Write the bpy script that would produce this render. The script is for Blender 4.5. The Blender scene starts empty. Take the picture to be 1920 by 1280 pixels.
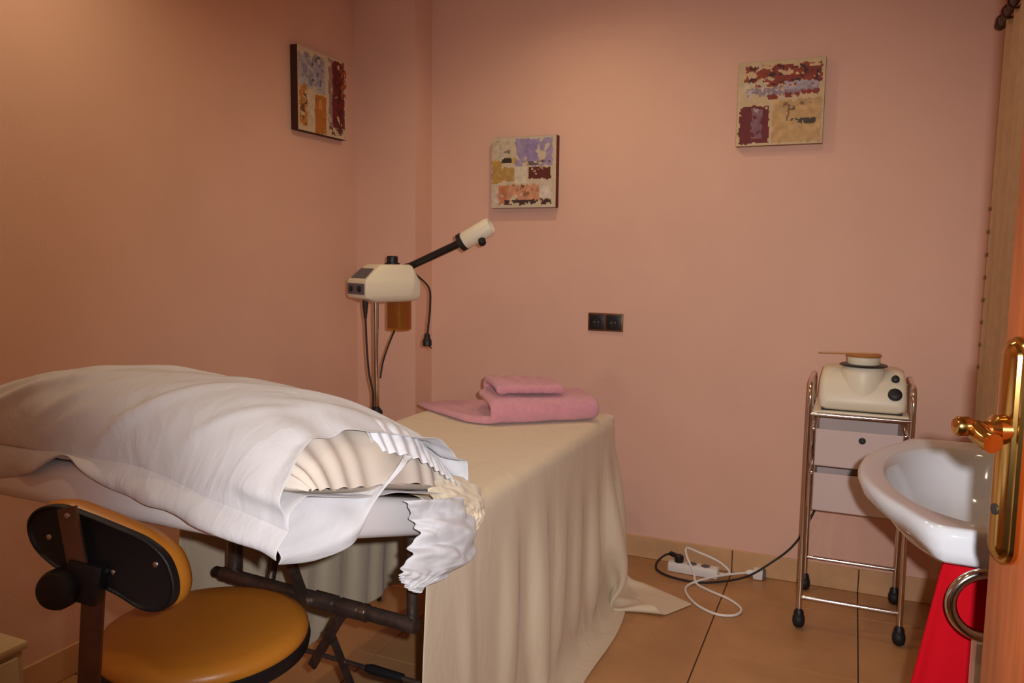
import bpy, bmesh, math, random
import numpy as np
from mathutils import Vector, Matrix, noise

random.seed(7); np.random.seed(7)
scene = bpy.context.scene
C = scene.collection
R = math.radians

# ------------------------------------------------------------------ camera
H = 1.32
yaw, pitch, roll = R(23.35), R(6.03), R(0.67)
fwd = Vector((-math.sin(yaw)*math.cos(pitch), math.cos(yaw)*math.cos(pitch), -math.sin(pitch)))
rt0 = Vector((math.cos(yaw), math.sin(yaw), 0)); up0 = rt0.cross(fwd)
rt = math.cos(roll)*rt0 + math.sin(roll)*up0
up = -math.sin(roll)*rt0 + math.cos(roll)*up0
cam_d = bpy.data.cameras.new('camera'); cam = bpy.data.objects.new('camera', cam_d); C.objects.link(cam)
cam_d.sensor_width = 36; cam_d.lens = 36*1480/1920; cam_d.clip_start = 0.02
M3 = Matrix((rt, up, -fwd)).transposed()
cam.matrix_world = Matrix.Translation((0, 0, H)) @ M3.to_4x4()
scene.camera = cam

# ------------------------------------------------------------------ world, lights, exposure
w = bpy.data.worlds.new('world'); scene.world = w; w.use_nodes = True
w.node_tree.nodes['Background'].inputs[0].default_value = (1.0, .62, .40, 1)
w.node_tree.nodes['Background'].inputs[1].default_value = 0.03
vs = scene.view_settings
vs.view_transform = 'Standard'; vs.look = 'None'; vs.gamma = 1; vs.use_curve_mapping = False
vs.exposure = 0.0

# the photographer's flash, a few centimetres right of and above the lens
fl = bpy.data.lights.new('camera_flash', 'SPOT'); flo = bpy.data.objects.new('camera_flash', fl); C.objects.link(flo)
fl.energy = 136; fl.color = (.94, .96, 1.0); fl.shadow_soft_size = 0.010
fl.spot_size = R(89); fl.spot_blend = 1.0
fpos = Vector((0, 0, H)) + rt*.048 + up*.03
ftar = Vector((-.74, 3.36, .57))
flo.location = fpos; flo.rotation_euler = (ftar-fpos).to_track_quat('-Z', 'Y').to_euler()

LAMP_COL = (1.0, .86, .57)
LAMPS = [(-1.72, 1.50, 14.5), (-.72, .48, 6.5), (-1.05, 2.70, 12.5), (-.22, 2.35, 4.5)]
CEIL = 2.55

# ------------------------------------------------------------------ materials
def lin(c):
    c = c/255.0
    return c/12.92 if c <= .04045 else ((c+.055)/1.055)**2.4
def rgb(r, g, b): return (lin(r), lin(g), lin(b), 1)
MATS = {}
def mat(name, col, rough=.5, metal=0, spec=.5, var=0, vscale=8, bump=0, bscale=200, stretch=None, coat=0, trans=0, alpha=1, sheen=0, ior=1.45, var_col=None, wr=0, wscale=9, wst=(1, 1, 1)):
    m = bpy.data.materials.new(name); m.use_nodes = True
    nt = m.node_tree; b = nt.nodes['Principled BSDF']
    b.inputs['Base Color'].default_value = col; b.inputs['Roughness'].default_value = rough
    b.inputs['Metallic'].default_value = metal; b.inputs['Specular IOR Level'].default_value = spec
    b.inputs['Coat Weight'].default_value = coat; b.inputs['Transmission Weight'].default_value = trans
    b.inputs['Alpha'].default_value = alpha; b.inputs['IOR'].default_value = ior
    if sheen: b.inputs['Sheen Weight'].default_value = sheen
    tc = nt.nodes.new('ShaderNodeTexCoord'); mp = nt.nodes.new('ShaderNodeMapping')
    nt.links.new(tc.outputs['Object'], mp.inputs['Vector'])
    if stretch: mp.inputs['Scale'].default_value = stretch
    if var:
        n = nt.nodes.new('ShaderNodeTexNoise'); n.inputs['Scale'].default_value = vscale; n.inputs['Detail'].default_value = 5
        nt.links.new(mp.outputs[0], n.inputs['Vector'])
        mx = nt.nodes.new('ShaderNodeMix'); mx.data_type = 'RGBA'
        k = var
        mx.inputs[6].default_value = tuple(c*(1-k) for c in col[:3])+(1,)
        mx.inputs[7].default_value = var_col if var_col else tuple(min(1, c*(1+k)) for c in col[:3])+(1,)
        cr = nt.nodes.new('ShaderNodeMapRange'); cr.inputs[1].default_value = .3; cr.inputs[2].default_value = .7
        nt.links.new(n.outputs['Fac'], cr.inputs[0]); nt.links.new(cr.outputs[0], mx.inputs[0])
        nt.links.new(mx.outputs[2], b.inputs['Base Color'])
    if bump:
        n2 = nt.nodes.new('ShaderNodeTexNoise'); n2.inputs['Scale'].default_value = bscale; n2.inputs['Detail'].default_value = 3
        nt.links.new(mp.outputs[0], n2.inputs['Vector'])
        bp = nt.nodes.new('ShaderNodeBump'); bp.inputs['Strength'].default_value = bump; bp.inputs['Distance'].default_value = .004
        nt.links.new(n2.outputs['Fac'], bp.inputs['Height']); nt.links.new(bp.outputs[0], b.inputs['Normal'])
    if wr:
        mp2 = nt.nodes.new('ShaderNodeMapping'); mp2.inputs['Scale'].default_value = wst
        mp2.inputs['Rotation'].default_value = (.3, .5, .6)
        nt.links.new(tc.outputs['Object'], mp2.inputs['Vector'])
        n3 = nt.nodes.new('ShaderNodeTexNoise'); n3.inputs['Scale'].default_value = wscale; n3.inputs['Detail'].default_value = 4; n3.inputs['Distortion'].default_value = .6
        nt.links.new(mp2.outputs[0], n3.inputs['Vector'])
        s1 = nt.nodes.new('ShaderNodeMath'); s1.operation = 'SUBTRACT'; s1.inputs[1].default_value = .5; nt.links.new(n3.outputs['Fac'], s1.inputs[0])
        s2 = nt.nodes.new('ShaderNodeMath'); s2.operation = 'ABSOLUTE'; nt.links.new(s1.outputs[0], s2.inputs[0])
        bq = nt.nodes.new('ShaderNodeBump'); bq.inputs['Strength'].default_value = wr; bq.inputs['Distance'].default_value = .03; bq.invert = True
        nt.links.new(s2.outputs[0], bq.inputs['Height'])
        if bump: nt.links.new(bp.outputs[0], bq.inputs['Normal'])
        nt.links.new(bq.outputs[0], b.inputs['Normal'])
    MATS[name] = m
    return m

WALLM = mat('salmon_wall_paint', rgb(225, 180, 158), .75, spec=.25, var=.03, vscale=3, bump=.12, bscale=120)
CEILM = mat('white_ceiling_paint', rgb(235, 225, 210), .85)
TILEM = mat('ochre_floor_tile', rgb(182, 134, 88), .38, var=.12, vscale=5, bump=.05, bscale=40)
GROUT = mat('dark_grout', rgb(72, 50, 36), .9)
BASEM = mat('ochre_skirting_tile', rgb(205, 160, 115), .45, var=.10, vscale=9)
SHEET = mat('cream_cotton_sheet', rgb(222, 203, 174), .85, spec=.15, sheen=.15, bump=.12, bscale=900, wr=.30, wscale=5, wst=(1.6, 1.2, .35))
WHITEF = mat('white_cotton', rgb(212, 208, 208), .85, spec=.15, sheen=.15, bump=.10, bscale=900, wr=.38, wscale=6.5, wst=(1.5, .7, .9))
PILLOWF = mat('pillow_ticking', rgb(216, 200, 184), .85, spec=.15)
VINYL = mat('white_vinyl', rgb(232, 226, 224), .45)
STEELD = mat('worn_dark_steel', rgb(112, 98, 90), .38, metal=.85, var=.3, vscale=30)
CHROME = mat('chrome', rgb(214, 208, 202), .14, metal=1)
BLACKP = mat('black_plastic', rgb(24, 23, 25), .45, bump=.15, bscale=300)
BLACKR = mat('black_rubber', rgb(22, 21, 22), .6)
CORD = mat('black_cord', rgb(40, 32, 30), .6)
OCHREV = mat('ochre_vinyl', rgb(196, 124, 40), .36, var=.06, vscale=6, bump=.06, bscale=260)
BRACK = mat('bronze_steel_bar', rgb(120, 92, 74), .42, metal=.75, var=.2, vscale=25)
SCREWM = mat('screw_steel', rgb(190, 186, 180), .3, metal=1)
CREAMP = mat('cream_plastic', rgb(228, 216, 190), .42)
GREYP = mat('grey_panel', rgb(92, 90, 98), .45)
AMBER = mat('amber_plastic_jar', rgb(205, 140, 60), .15, trans=.75, ior=1.3)
TOWELM = mat('pink_terry', rgb(222, 150, 160), .95, spec=.05, sheen=.5, var=.06, vscale=60, bump=.9, bscale=420)
BRASS = mat('polished_brass', rgb(214, 166, 92), .16, metal=1)
DOORM = mat('varnished_wood', rgb(142, 70, 32), .32, coat=.3, var=.22, vscale=6, stretch=(14, 14, .8))
CERAM = mat('white_ceramic', rgb(198, 197, 199), .10, coat=.5)
REDF = mat('red_fabric', rgb(172, 8, 22), .9, spec=.1, bump=.15, bscale=500)
CURTM = mat('beige_curtain', rgb(206, 178, 152), .9, spec=.1, var=.06, vscale=30, bump=.25, bscale=180)
CURTD = mat('brown_stitching', rgb(140, 112, 86), .9)
RODM = mat('dark_wood_rod', rgb(70, 40, 26), .45, var=.2, vscale=20)
DRAWM = mat('milky_plastic_drawer', rgb(230, 208, 200), .35, trans=.25, ior=1.2)
DARKM = mat('dark_socket_plastic', rgb(34, 30, 30), .4)
GOLDF = mat('bronze_plate_frame', rgb(120, 78, 48), .4, metal=.4)
WHITEP = mat('white_plastic', rgb(232, 226, 218), .45)
CANVS1 = mat('dark_brown_canvas_edge', rgb(66, 34, 22), .7)
CANVS2 = mat('maroon_canvas_edge', rgb(104, 36, 24), .7)
CANVS3 = mat('tan_canvas_edge', rgb(150, 116, 80), .7)
BOXM = mat('cream_laminate', rgb(214, 190, 150), .5, var=.05)
def emis(name, col, s):
    m = bpy.data.materials.new(name); m.use_nodes = True
    b = m.node_tree.nodes['Principled BSDF']
    b.inputs['Emission Color'].default_value = col; b.inputs['Emission Strength'].default_value = s
    b.inputs['Base Color'].default_value = (1, 1, 1, 1)
    return m
BULB = emis('halogen_bulb', (1, .62, .32, 1), 60)

# ------------------------------------------------------------------ mesh helpers
class MB:
    def __init__(s): s.v = []; s.f = []
    def add(s, v, f):
        o = len(s.v); s.v += [tuple(p) for p in v]; s.f += [tuple(i+o for i in q) for q in f]; return s
    def box(s, a, b, bev=0, seg=2):
        bm = bmesh.new(); bmesh.ops.create_cube(bm, size=1)
        a, b = Vector(a), Vector(b)
        for v in bm.verts:
            v.co = Vector([(a[i]+b[i])/2 + v.co[i]*(b[i]-a[i]) for i in range(3)])
        if bev: bmesh.ops.bevel(bm, geom=bm.edges[:], offset=bev, segments=seg, profile=.5, affect='EDGES')
        return s.bm(bm)
    def bm(s, bm, mtx=None):
        bm.verts.index_update()
        s.add([(mtx @ v.co if mtx else v.co) for v in bm.verts], [[v.index for v in f.verts] for f in bm.faces]); bm.free(); return s
    def tube(s, pts, r, n=10, cap=True, rr=None):
        pts = [Vector(p) for p in pts]; N = len(pts)
        t0 = (pts[1]-pts[0]).normalized(); a = t0.orthogonal().normalized()
        vs, fs = [], []
        for i, p in enumerate(pts):
            t = (pts[min(i+1, N-1)]-pts[max(i-1, 0)]).normalized()
            a = (a - t*a.dot(t)).normalized(); b = t.cross(a)
            q = rr[i] if rr else r
            for k in range(n):
                th = 2*math.pi*k/n; vs.append(p + a*(q*math.cos(th)) + b*(q*math.sin(th)))
        for i in range(N-1):
            for k in range(n):
                k2 = (k+1) % n; fs.append((i*n+k, i*n+k2, (i+1)*n+k2, (i+1)*n+k))
        if cap: fs.append(tuple(range(n))[::-1]); fs.append(tuple((N-1)*n+k for k in range(n)))
        return s.add(vs, fs)
    def cyl(s, a, b, r, n=20, r2=None): return s.tube([a, b], r, n, rr=[r, r if r2 is None else r2])
    def lathe(s, prof, n=32, o=(0, 0, 0), axis=(0, 0, 1)):
        ax = Vector(axis).normalized(); u = ax.orthogonal().normalized(); v = ax.cross(u); o = Vector(o)
        vs, fs = [], []
        for r, z in prof:
            for k in range(n):
                t = 2*math.pi*k/n; vs.append(o + ax*z + (u*math.cos(t)+v*math.sin(t))*r)
        for i in range(len(prof)-1):
            for k in range(n):
                k2 = (k+1) % n; fs.append((i*n+k, i*n+k2, (i+1)*n+k2, (i+1)*n+k))
        fs.append(tuple(range(n))[::-1]); fs.append(tuple((len(prof)-1)*n+k for k in range(n)))
        return s.add(vs, fs)
    def grid(s, P, wrap=False):
        P = np.asarray(P); a, b = P.shape[:2]; fs = []
        for i in range(a-1):
            for j in range(b if wrap else b-1):
                j2 = (j+1) % b; fs.append((i*b+j, i*b+j2, (i+1)*b+j2, (i+1)*b+j))
        return s.add(P.reshape(-1, 3), fs)
    def prism(s, poly, z0, z1, mtx=None):
        n = len(poly); vs = [Vector((x, y, z0)) for x, y in poly]+[Vector((x, y, z1)) for x, y in poly]
        if mtx: vs = [mtx @ v for v in vs]
        fs = [tuple(range(n))[::-1], tuple(range(n, 2*n))]+[(i, (i+1) % n, n+(i+1) % n, n+i) for i in range(n)]
        return s.add(vs, fs)
    def build(s, name, m, parent=None, smooth=True, ang=40, solid=0, sub=0, kind=None):
        me = bpy.data.meshes.new(name); me.from_pydata(s.v, [], s.f)
        bm = bmesh.new(); bm.from_mesh(me); bmesh.ops.recalc_face_normals(bm, faces=bm.faces); bm.to_mesh(me); bm.free()
        if smooth:
            me.polygons.foreach_set('use_smooth', [True]*len(me.polygons))
            me.set_sharp_from_angle(angle=R(ang))
        me.materials.append(m); o = bpy.data.objects.new(name, me); C.objects.link(o)
        if parent is not None: child(o, parent)
        if solid:
            md = o.modifiers.new('thickness', 'SOLIDIFY'); md.thickness = solid; md.offset = 0
        if sub:
            md = o.modifiers.new('smooth', 'SUBSURF'); md.levels = sub; md.render_levels = sub
        if kind: o['kind'] = kind
        return o
def child(o, parent):
    """parts are meshed in world coordinates: cancel the offset of the thing's Empty"""
    o.parent = parent
    o.matrix_parent_inverse = Matrix.Translation(-parent.location)
def thing(name, label, cat, loc=(0, 0, 0), group=None):
    o = bpy.data.objects.new(name, None); C.objects.link(o); o.location = loc; o.empty_display_size = .05
    return tag(o, label, cat, group)
def tag(o, label, cat, group=None):
    o['label'] = label; o['category'] = cat
    if group: o['group'] = group
    return o
def struct(o): o['kind'] = 'structure'; return o
def spline(pts, n=8):
    pts = [Vector(p) for p in pts]; out = []
    P = [pts[0]*2-pts[1]]+pts+[pts[-1]*2-pts[-2]]
    for i in range(1, len(P)-2):
        a, b, c, d = P[i-1:i+3]
        for k in range(n):
            t = k/n
            out.append(.5*((2*b)+(c-a)*t+(2*a-5*b+4*c-d)*t*t+(3*b-a-3*c+d)*t**3))
    out.append(pts[-1]); return out
def nz(x, y, z=0): return noise.noise(Vector((x, y, z)))

# ------------------------------------------------------------------ room shell
XL, XR, YB, YN = -2.2, .47, 3.362, .20
struct(MB().box((XL-.12, YN-.0, 0), (XL, YB+.12, CEIL)).build('wall_left', WALLM, smooth=False))
struct(MB().box((XL, YB, 0), (XR+.12, YB+.12, CEIL)).build('wall_back', WALLM, smooth=False))
struct(MB().box((XR, YN, 0), (XR+.12, YB, CEIL)).build('wall_right', WALLM, smooth=False))
struct(MB().box((XL-.12, YN-.12, 0), (-.44, YN, CEIL)).box((-.44, YN-.12, 2.10), (XR+.12, YN, CEIL)).build('wall_near', WALLM, smooth=False))
struct(MB().box((XL, 3.205, 0), (-1.878, YB, CEIL)).build('wall_pilaster', WALLM, smooth=False))
struct(MB().box((XL-.12, YN-.12, CEIL), (XR+.12, YB+.12, CEIL+.1)).build('ceiling', CEILM, smooth=False))
fl_o = struct(MB().box((XL-.12, -.9, -.06), (XR+.4, YB+.12, -.006)).build('floor', GROUT, smooth=False))
T = .493
kx = range(-5, 3); ky = range(-8, 3)
for i in kx:
    for j in ky:
        x0, x1 = max(-.416+i*T+.0022, XL), min(-.416+(i+1)*T-.0022, XR)
        y0, y1 = max(2.617+j*T+.0022, -.88), min(2.617+(j+1)*T-.0022, YB)
        if x1-x0 < .02 or y1-y0 < .02: continue
        if y1 <= YN+.02 and x1 < -.44: continue
        MB().box((x0, y0, -.012), (x1, y1, random.uniform(-.0004, .0004)), .0008, 1).build('floor_tile', TILEM, fl_o, smooth=False)
def skirting(name, x0, y0, x1, y1, d, first=0.0):
    """row of skirting tiles along a wall, standing out by vector d"""
    base = struct(MB().box((min(x0, x1, x0+d[0]*.6), min(y0, y1, y0+d[1]*.6), 0.001), (max(x0, x1, x0+d[0]*.6), max(y0, y1, y0+d[1]*.6), .094)).build(name, GROUT, smooth=False))
    L = math.hypot(x1-x0, y1-y0); ux, uy = (x1-x0)/L, (y1-y0)/L
    s = 0; e = first if first > 0 else T
    while s < L-.01:
        e2 = min(e, L); g = .002
        ax, ay = x0+ux*(s+g), y0+uy*(s+g); bx, by = x0+ux*(e2-g)+d[0], y0+uy*(e2-g)+d[1]
        MB().box((min(ax, bx), min(ay, by), .001), (max(ax, bx), max(ay, by), .098), .002, 1).build('skirting_tile', BASEM, base, smooth=False)
        s = e2; e = e2+T
skirting('baseboard_back', -1.878+.011, YB, XR-.011, YB, (0, -.010), (1.878-.011-.416) % T)
skirting('baseboard_left', XL, YN+.02, XL, 3.205, (.010, 0))
skirting('baseboard_pilaster_front', XL+.012, 3.205, -1.878, 3.205, (0, -.010))
skirting('baseboard_pilaster_side', -1.878, 3.195, -1.878, YB-.011, (.010, 0))
skirting('baseboard_right', XR, 1.0, XR, YB, (-.010, 0))
struct(MB().box((-.445, YN-.13, 0), (-.405, YN+.004, 2.10), .004).box((-.52, YN, 0), (-.405, YN+.014, 2.17), .004).box((-.405, YN-.13, 2.06), (XR-.001, YN+.014, 2.17), .004).build('trim_1', DOORM, smooth=False))

# ------------------------------------------------------------------ ceiling downlights
for i, (x, y, watt) in enumerate(LAMPS):
    lab = ['round warm ceiling downlight over the head of the bed', 'round warm ceiling downlight just inside the door',
           'round warm ceiling downlight over the foot of the bed', 'round warm ceiling downlight between bed and washbasin'][i]
    t = thing('ceiling_downlight', lab, 'lamp', (x, y, CEIL), 'recessed ceiling downlights')
    MB().lathe([(.036, -.001), (.036, -.014), (.042, -.018), (.055, -.012), (.058, -.001)], 28, (x, y, CEIL)).build('trim_ring', CHROME, t)
    MB().lathe([(.034, -.002), (.034, -.008), (.02, -.013), (.004, -.015)], 24, (x, y, CEIL)).build('bulb', BULB, t)
    ld = bpy.data.lights.new('downlight_beam', 'SPOT'); lo = bpy.data.objects.new('downlight_beam', ld); C.objects.link(lo)
    ld.energy = watt; ld.color = LAMP_COL; ld.spot_size = R(165); ld.spot_blend = .8; ld.shadow_soft_size = .045
    child(lo, t); lo.location = Vector((x, y, CEIL-.03))

# ------------------------------------------------------------------ massage bed
BX0, BX1, BYH, BYF, BZ = -1.48, -.80, 1.66, 2.85, .74
SL = .30
bed = thing('massage_bed', 'folding massage bed on a steel frame with its head end raised', 'bed', (-1.14, 1.9, 0))
MB().box((BX0, BYH, BZ-.08), (BX1, BYF, BZ), .02, 3).build('mattress', VINYL, bed)
ang = math.atan(SL)
hs = MB().box((BX0, -.775, -.078), (BX1, 0, 0), .02, 3)
mt = Matrix.Translation((0, BYH, BZ)) @ Matrix.Rotation(-ang, 4, 'X')
hs.v = [tuple(mt @ Vector(p)) for p in hs.v]
hs.build('headrest', VINYL, bed)
def inc(y, dz=0): return BZ + max(0, BYH-y)*SL + dz
# frame
fr = MB()
for x in (BX0+.03, BX1-.03):
    fr.box((x-.014, BYH-.02, BZ-.112), (x+.014, BYF-.02, BZ-.081), .003)
fr.box((BX0+.02, BYF-.05, BZ-.112), (BX1-.02, BYF-.022, BZ-.081), .003).box((BX0+.02, BYH-.02, BZ-.112), (BX1-.02, BYH+.008, BZ-.081), .003)
fr.build('frame', STEELD, bed)
MB().tube([(-1.352, 1.40, .5615), (BX1-.01, 1.385, .545)], .0165, 14).build('crossbar', STEELD, bed)
MB().tube([(-1.075, 1.392, .552), (-1.02, 1.39, .5505)], .021, 14).tube([(-1.005, 1.39, .55), (-.955, 1.389, .5486)], .0195, 14).build('crossbar_sleeve', STEELD, bed)
MB().tube([(-.945, 1.389, .548), (-.935, 1.389, .5479)], .0200, 14).build('crossbar_ring', SCREWM, bed)
def bar(a, b, w, t):
    a, b = Vector(a), Vector(b); d = (b-a).normalized(); sx = Vector((0, 1, 0)); sx = (sx-d*sx.dot(d)).normalized(); sy = d.cross(sx)
    vs = [p+sx*(t*i)+sy*(w*j) for p in (a, b) for i, j in ((-.5, -.5), (.5, -.5), (.5, .5), (-.5, .5))]
    return MB().add(vs, [(0, 1, 2, 3), (7, 6, 5, 4), (0, 4, 5, 1), (1, 5, 6, 2), (2, 6, 7, 3), (3, 7, 4, 0)])
MB().tube([(-1.335, 1.42, .54), (-1.325, 1.42, inc(1.42, -.085))], .019, 12).build('head_post', STEELD, bed)
MB().tube([(BX1-.035, 1.41, .52), (BX1-.035, 1.41, inc(1.41, -.085))], .012, 12).build('head_post', STEELD, bed)
MB().lathe([(.010, -.004), (.013, 0), (.013, .03), (.010, .034)], 14, (-1.375, 1.401, .562), (1, 0, 0)).build('end_cap', BLACKP, bed)
bar((-1.135, 1.33, inc(1.33, -.078)), (-1.085, 1.37, .548), .022, .012).build('prop_bar', STEELD, bed)
bar((-1.005, 1.40, .535), (-1.125, 1.44, .36), .022, .008).build('folding_brace', STEELD, bed)
bar((-1.09, 1.46, .45), (-1.02, 1.50, .22), .018, .008).build('folding_brace', STEELD, bed)
# legs: two U frames
for nm, x0, y0, x1, y1 in (('leg', BX0+.06, BYH+.05, BX0+.06, 1.50), ('leg', BX1-.06, BYH+.05, BX1-.06, 1.50),
                           ('leg', BX0+.06, 2.62, BX0+.06, 2.74), ('leg', BX1-.06, 2.62, BX1-.06, 2.74)):
    MB().tube([(x0, y0, BZ-.10), (x1, y1, .004)], .014, 12).build(nm, STEELD, bed)
MB().tube([(BX0+.06, 1.555, .19), (BX1-.06, 1.555, .19)], .009, 10).build('stretcher', STEELD, bed)
MB().tube([(BX0+.06, 2.70, .19), (BX1-.06, 2.70, .19)], .009, 10).build('stretcher', STEELD, bed)
MB().tube([(-1.22, 1.478, .372), (-.84, 1.478, .36)], .006, 8).build('tie_rod', STEELD, bed)
MB().tube([(-1.0, 1.478, .3651), (-.985, 1.478, .3646), (-.90, 1.478, .362)], .012, 10, rr=[.008, .012, .010]).build('rod_grip', BLACKP, bed)

# ------------------------------------------------------------------ bed sheet: relaxed over the bed by gravity
def drape():
    h = .02
    HR, HL, HF = .735, .56, .36                     # overhang right, left, far end
    xa = np.arange(BX0-HL, BX1+HR+1e-6, h); yb = np.arange(1.405, BYF+HF+1e-6, h)
    nx, ny = len(xa), len(yb)
    P = np.zeros((nx, ny, 3)); EX = np.ones(nx)
    for i, x in enumerate(xa):
        ox = max(0, x-BX1) if x > BX0 else x-BX0
        EX[i] = 1.008+(.070*min(1, ox/.30) if ox > 0 else .05*min(1, -ox/.3))
        for j, y in enumerate(yb):
            oy = max(0, y-BYF)
            px, py = min(max(x, BX0), BX1), min(y, BYF)
            z = inc(py, .012)+.003*nz(x*3, y*12, 1.3)+.0025*nz(x*9, y*9, 4.1)
            r = math.hypot(ox, oy)
            if r > 0:
                dx, dy = ox/r, oy/r
                both = min(abs(ox), oy)/max(abs(ox), oy)
                out = .015+r*(.05+.30*both)
                z -= r*(1-.10*both)
                rip = (.010*math.sin(y*27+5*nz(y*2.3, 2.2))*(.6+.8*nz(y*3.1, 7.7))+.035*math.exp(-((y-1.97-.12*r)/.045)**2))*min(1, r/.3) if oy == 0 else .008*math.sin(x*40)
                px += dx*(out+rip); py += dy*(out+(rip if oy > 0 else 0))
            P[i, j] = (px, py, max(z, .005))
    V = np.zeros_like(P); dt = 1/70.
    idx = np.arange(nx*ny).reshape(nx, ny); sets = []
    def addc(di, dj, k):
        a = idx[:nx-di, :ny-dj] if dj >= 0 else idx[:nx-di, -dj:]
        b = idx[di:, dj:] if dj >= 0 else idx[di:, :ny+dj]
        ii, jj = np.unravel_index(a, (nx, ny))
        col = ((ii//max(di, 1)) % 2) if di else ((jj//dj) % 2)
        L = np.hypot(di*h, dj*h*EX[ii])
        for c in (0, 1):
            m = col == c; sets.append((a[m].ravel(), b[m].ravel(), L[m].ravel(), k))
    addc(1, 0, .5); addc(0, 1, .5); addc(1, 1, .20); addc(1, -1, .20); addc(2, 0, .08); addc(0, 2, .05)
    addc(5, 0, .03); addc(0, 4, .015)
    P = P.reshape(-1, 3); V = V.reshape(-1, 3)
    cx, cy = (BX0+BX1)/2, (.5+BYF)/2
    hx, hy = (BX1-BX0)/2+.006, (BYF-.5)/2+.006
    rad = .03
    def collide(P, Q):
        zsh = np.maximum(0, BYH-P[:, 1])*SL
        q = np.stack([np.abs(P[:, 0]-cx)-hx+rad, np.abs(P[:, 1]-cy)-hy+rad, P[:, 2]-(BZ+.005+zsh)+rad], -1)
        inside = np.max(q, 1) < 0
        qp = np.maximum(q, 0); l = np.linalg.norm(qp, axis=1)
        d = np.where(inside, np.max(q, 1), l)-rad
        hit = d < 0
        n_in = np.eye(3)[np.argmax(q, 1)]
        nn = np.where(inside[:, None], n_in, qp/np.maximum(l, 1e-9)[:, None])
        nn = nn*np.stack([np.sign(P[:, 0]-cx), np.sign(P[:, 1]-cy), np.ones(len(P))], -1)
        P[hit] -= nn[hit]*d[hit][:, None]
        dv = P[hit]-Q[hit]; nt_ = nn[hit]
        dn = (dv*nt_).sum(1)[:, None]*nt_
        P[hit] -= (dv-dn)*.7
        fl_ = P[:, 2] < .004
        P[fl_, 2] = .004
        P[fl_, :2] -= (P[fl_, :2]-Q[fl_, :2])*.4
    for step in range(110):
        V[:, 2] -= 9.8*dt
        V *= .96
        Q = P.copy(); P = P+V*dt
        for it in range(10):
            for a, b, L, k in sets:
                d = P[b]-P[a]; l = np.sqrt((d*d).sum(1))+1e-9
                c = d*((l-L)/l*k)[:, None]
                P[a] += c; P[b] -= c
            if it % 4 == 0: collide(P, Q)
        collide(P, Q)
        V = (P-Q)/dt
        sp = np.sqrt((V*V).sum(1)); m = sp > 2
        V[m] *= (2/sp[m])[:, None]
    return P.reshape(nx, ny, 3)
SP = drape()
sh = MB().grid(SP).build('bed_sheet', SHEET, solid=.002, sub=1, ang=180)
tag(sh, 'cream cotton sheet draped over the massage bed down to the floor', 'sheet')

# ------------------------------------------------------------------ pillow and its case
PX0, PX1, PYA, PYB, PT = -1.70, -.752, .915, 1.50, .185
def pil(u, th, g=0.0):
    """u along the width -1..1, th round the section: 0 front edge, 90 top, 180 back edge"""
    e = max(0, 1-abs(u)**(5.5 if u > 0 else 3.2))**.5
    e *= .74+.26*math.cos((u-.02)*1.45)
    c, s = math.cos(th), math.sin(th)
    cy = math.copysign(abs(c)**.75, -c); cz = math.copysign(abs(s)**.9, s)
    v = cy*(.88+.12*e)
    y = (PYA+PYB)/2 + v*((PYB-PYA)/2-.012+g)
    zt = PT*.82*e*max(cz, 0) - PT*.18*e*max(-cz, 0)
    x = (PX0+PX1)/2 + u*(PX1-PX0)/2
    z0 = inc(y)+.034-.022*max(0, c)**.5
    return Vector((x, y, max(inc(y)+.004, z0+zt+(g if cz > 0 else -g*.3)*abs(s))))
pw = []
for i in range(81):
    u = -1+2*i/80; row = []
    for k in range(108):
        th = 2*math.pi*k/108; p = pil(u, th)
        if u > .40 and math.sin(th) > -.2:
            am = (u-.40)/.60*.0040*min(1, (math.sin(th)+.2)/.35)
            ph = k*1.35+16*u+3.5*nz(u*3, k*.10)
            p += Vector((am*.8*math.sin(ph), 0, am*math.sin(ph+.6)))
        row.append(p)
    pw.append(row)
po = MB().grid(pw, wrap=True).build('pillow', PILLOWF, ang=180, sub=1)
tag(po, 'plump cream pillow inside the white case, its gathered end showing', 'pillow')

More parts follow.
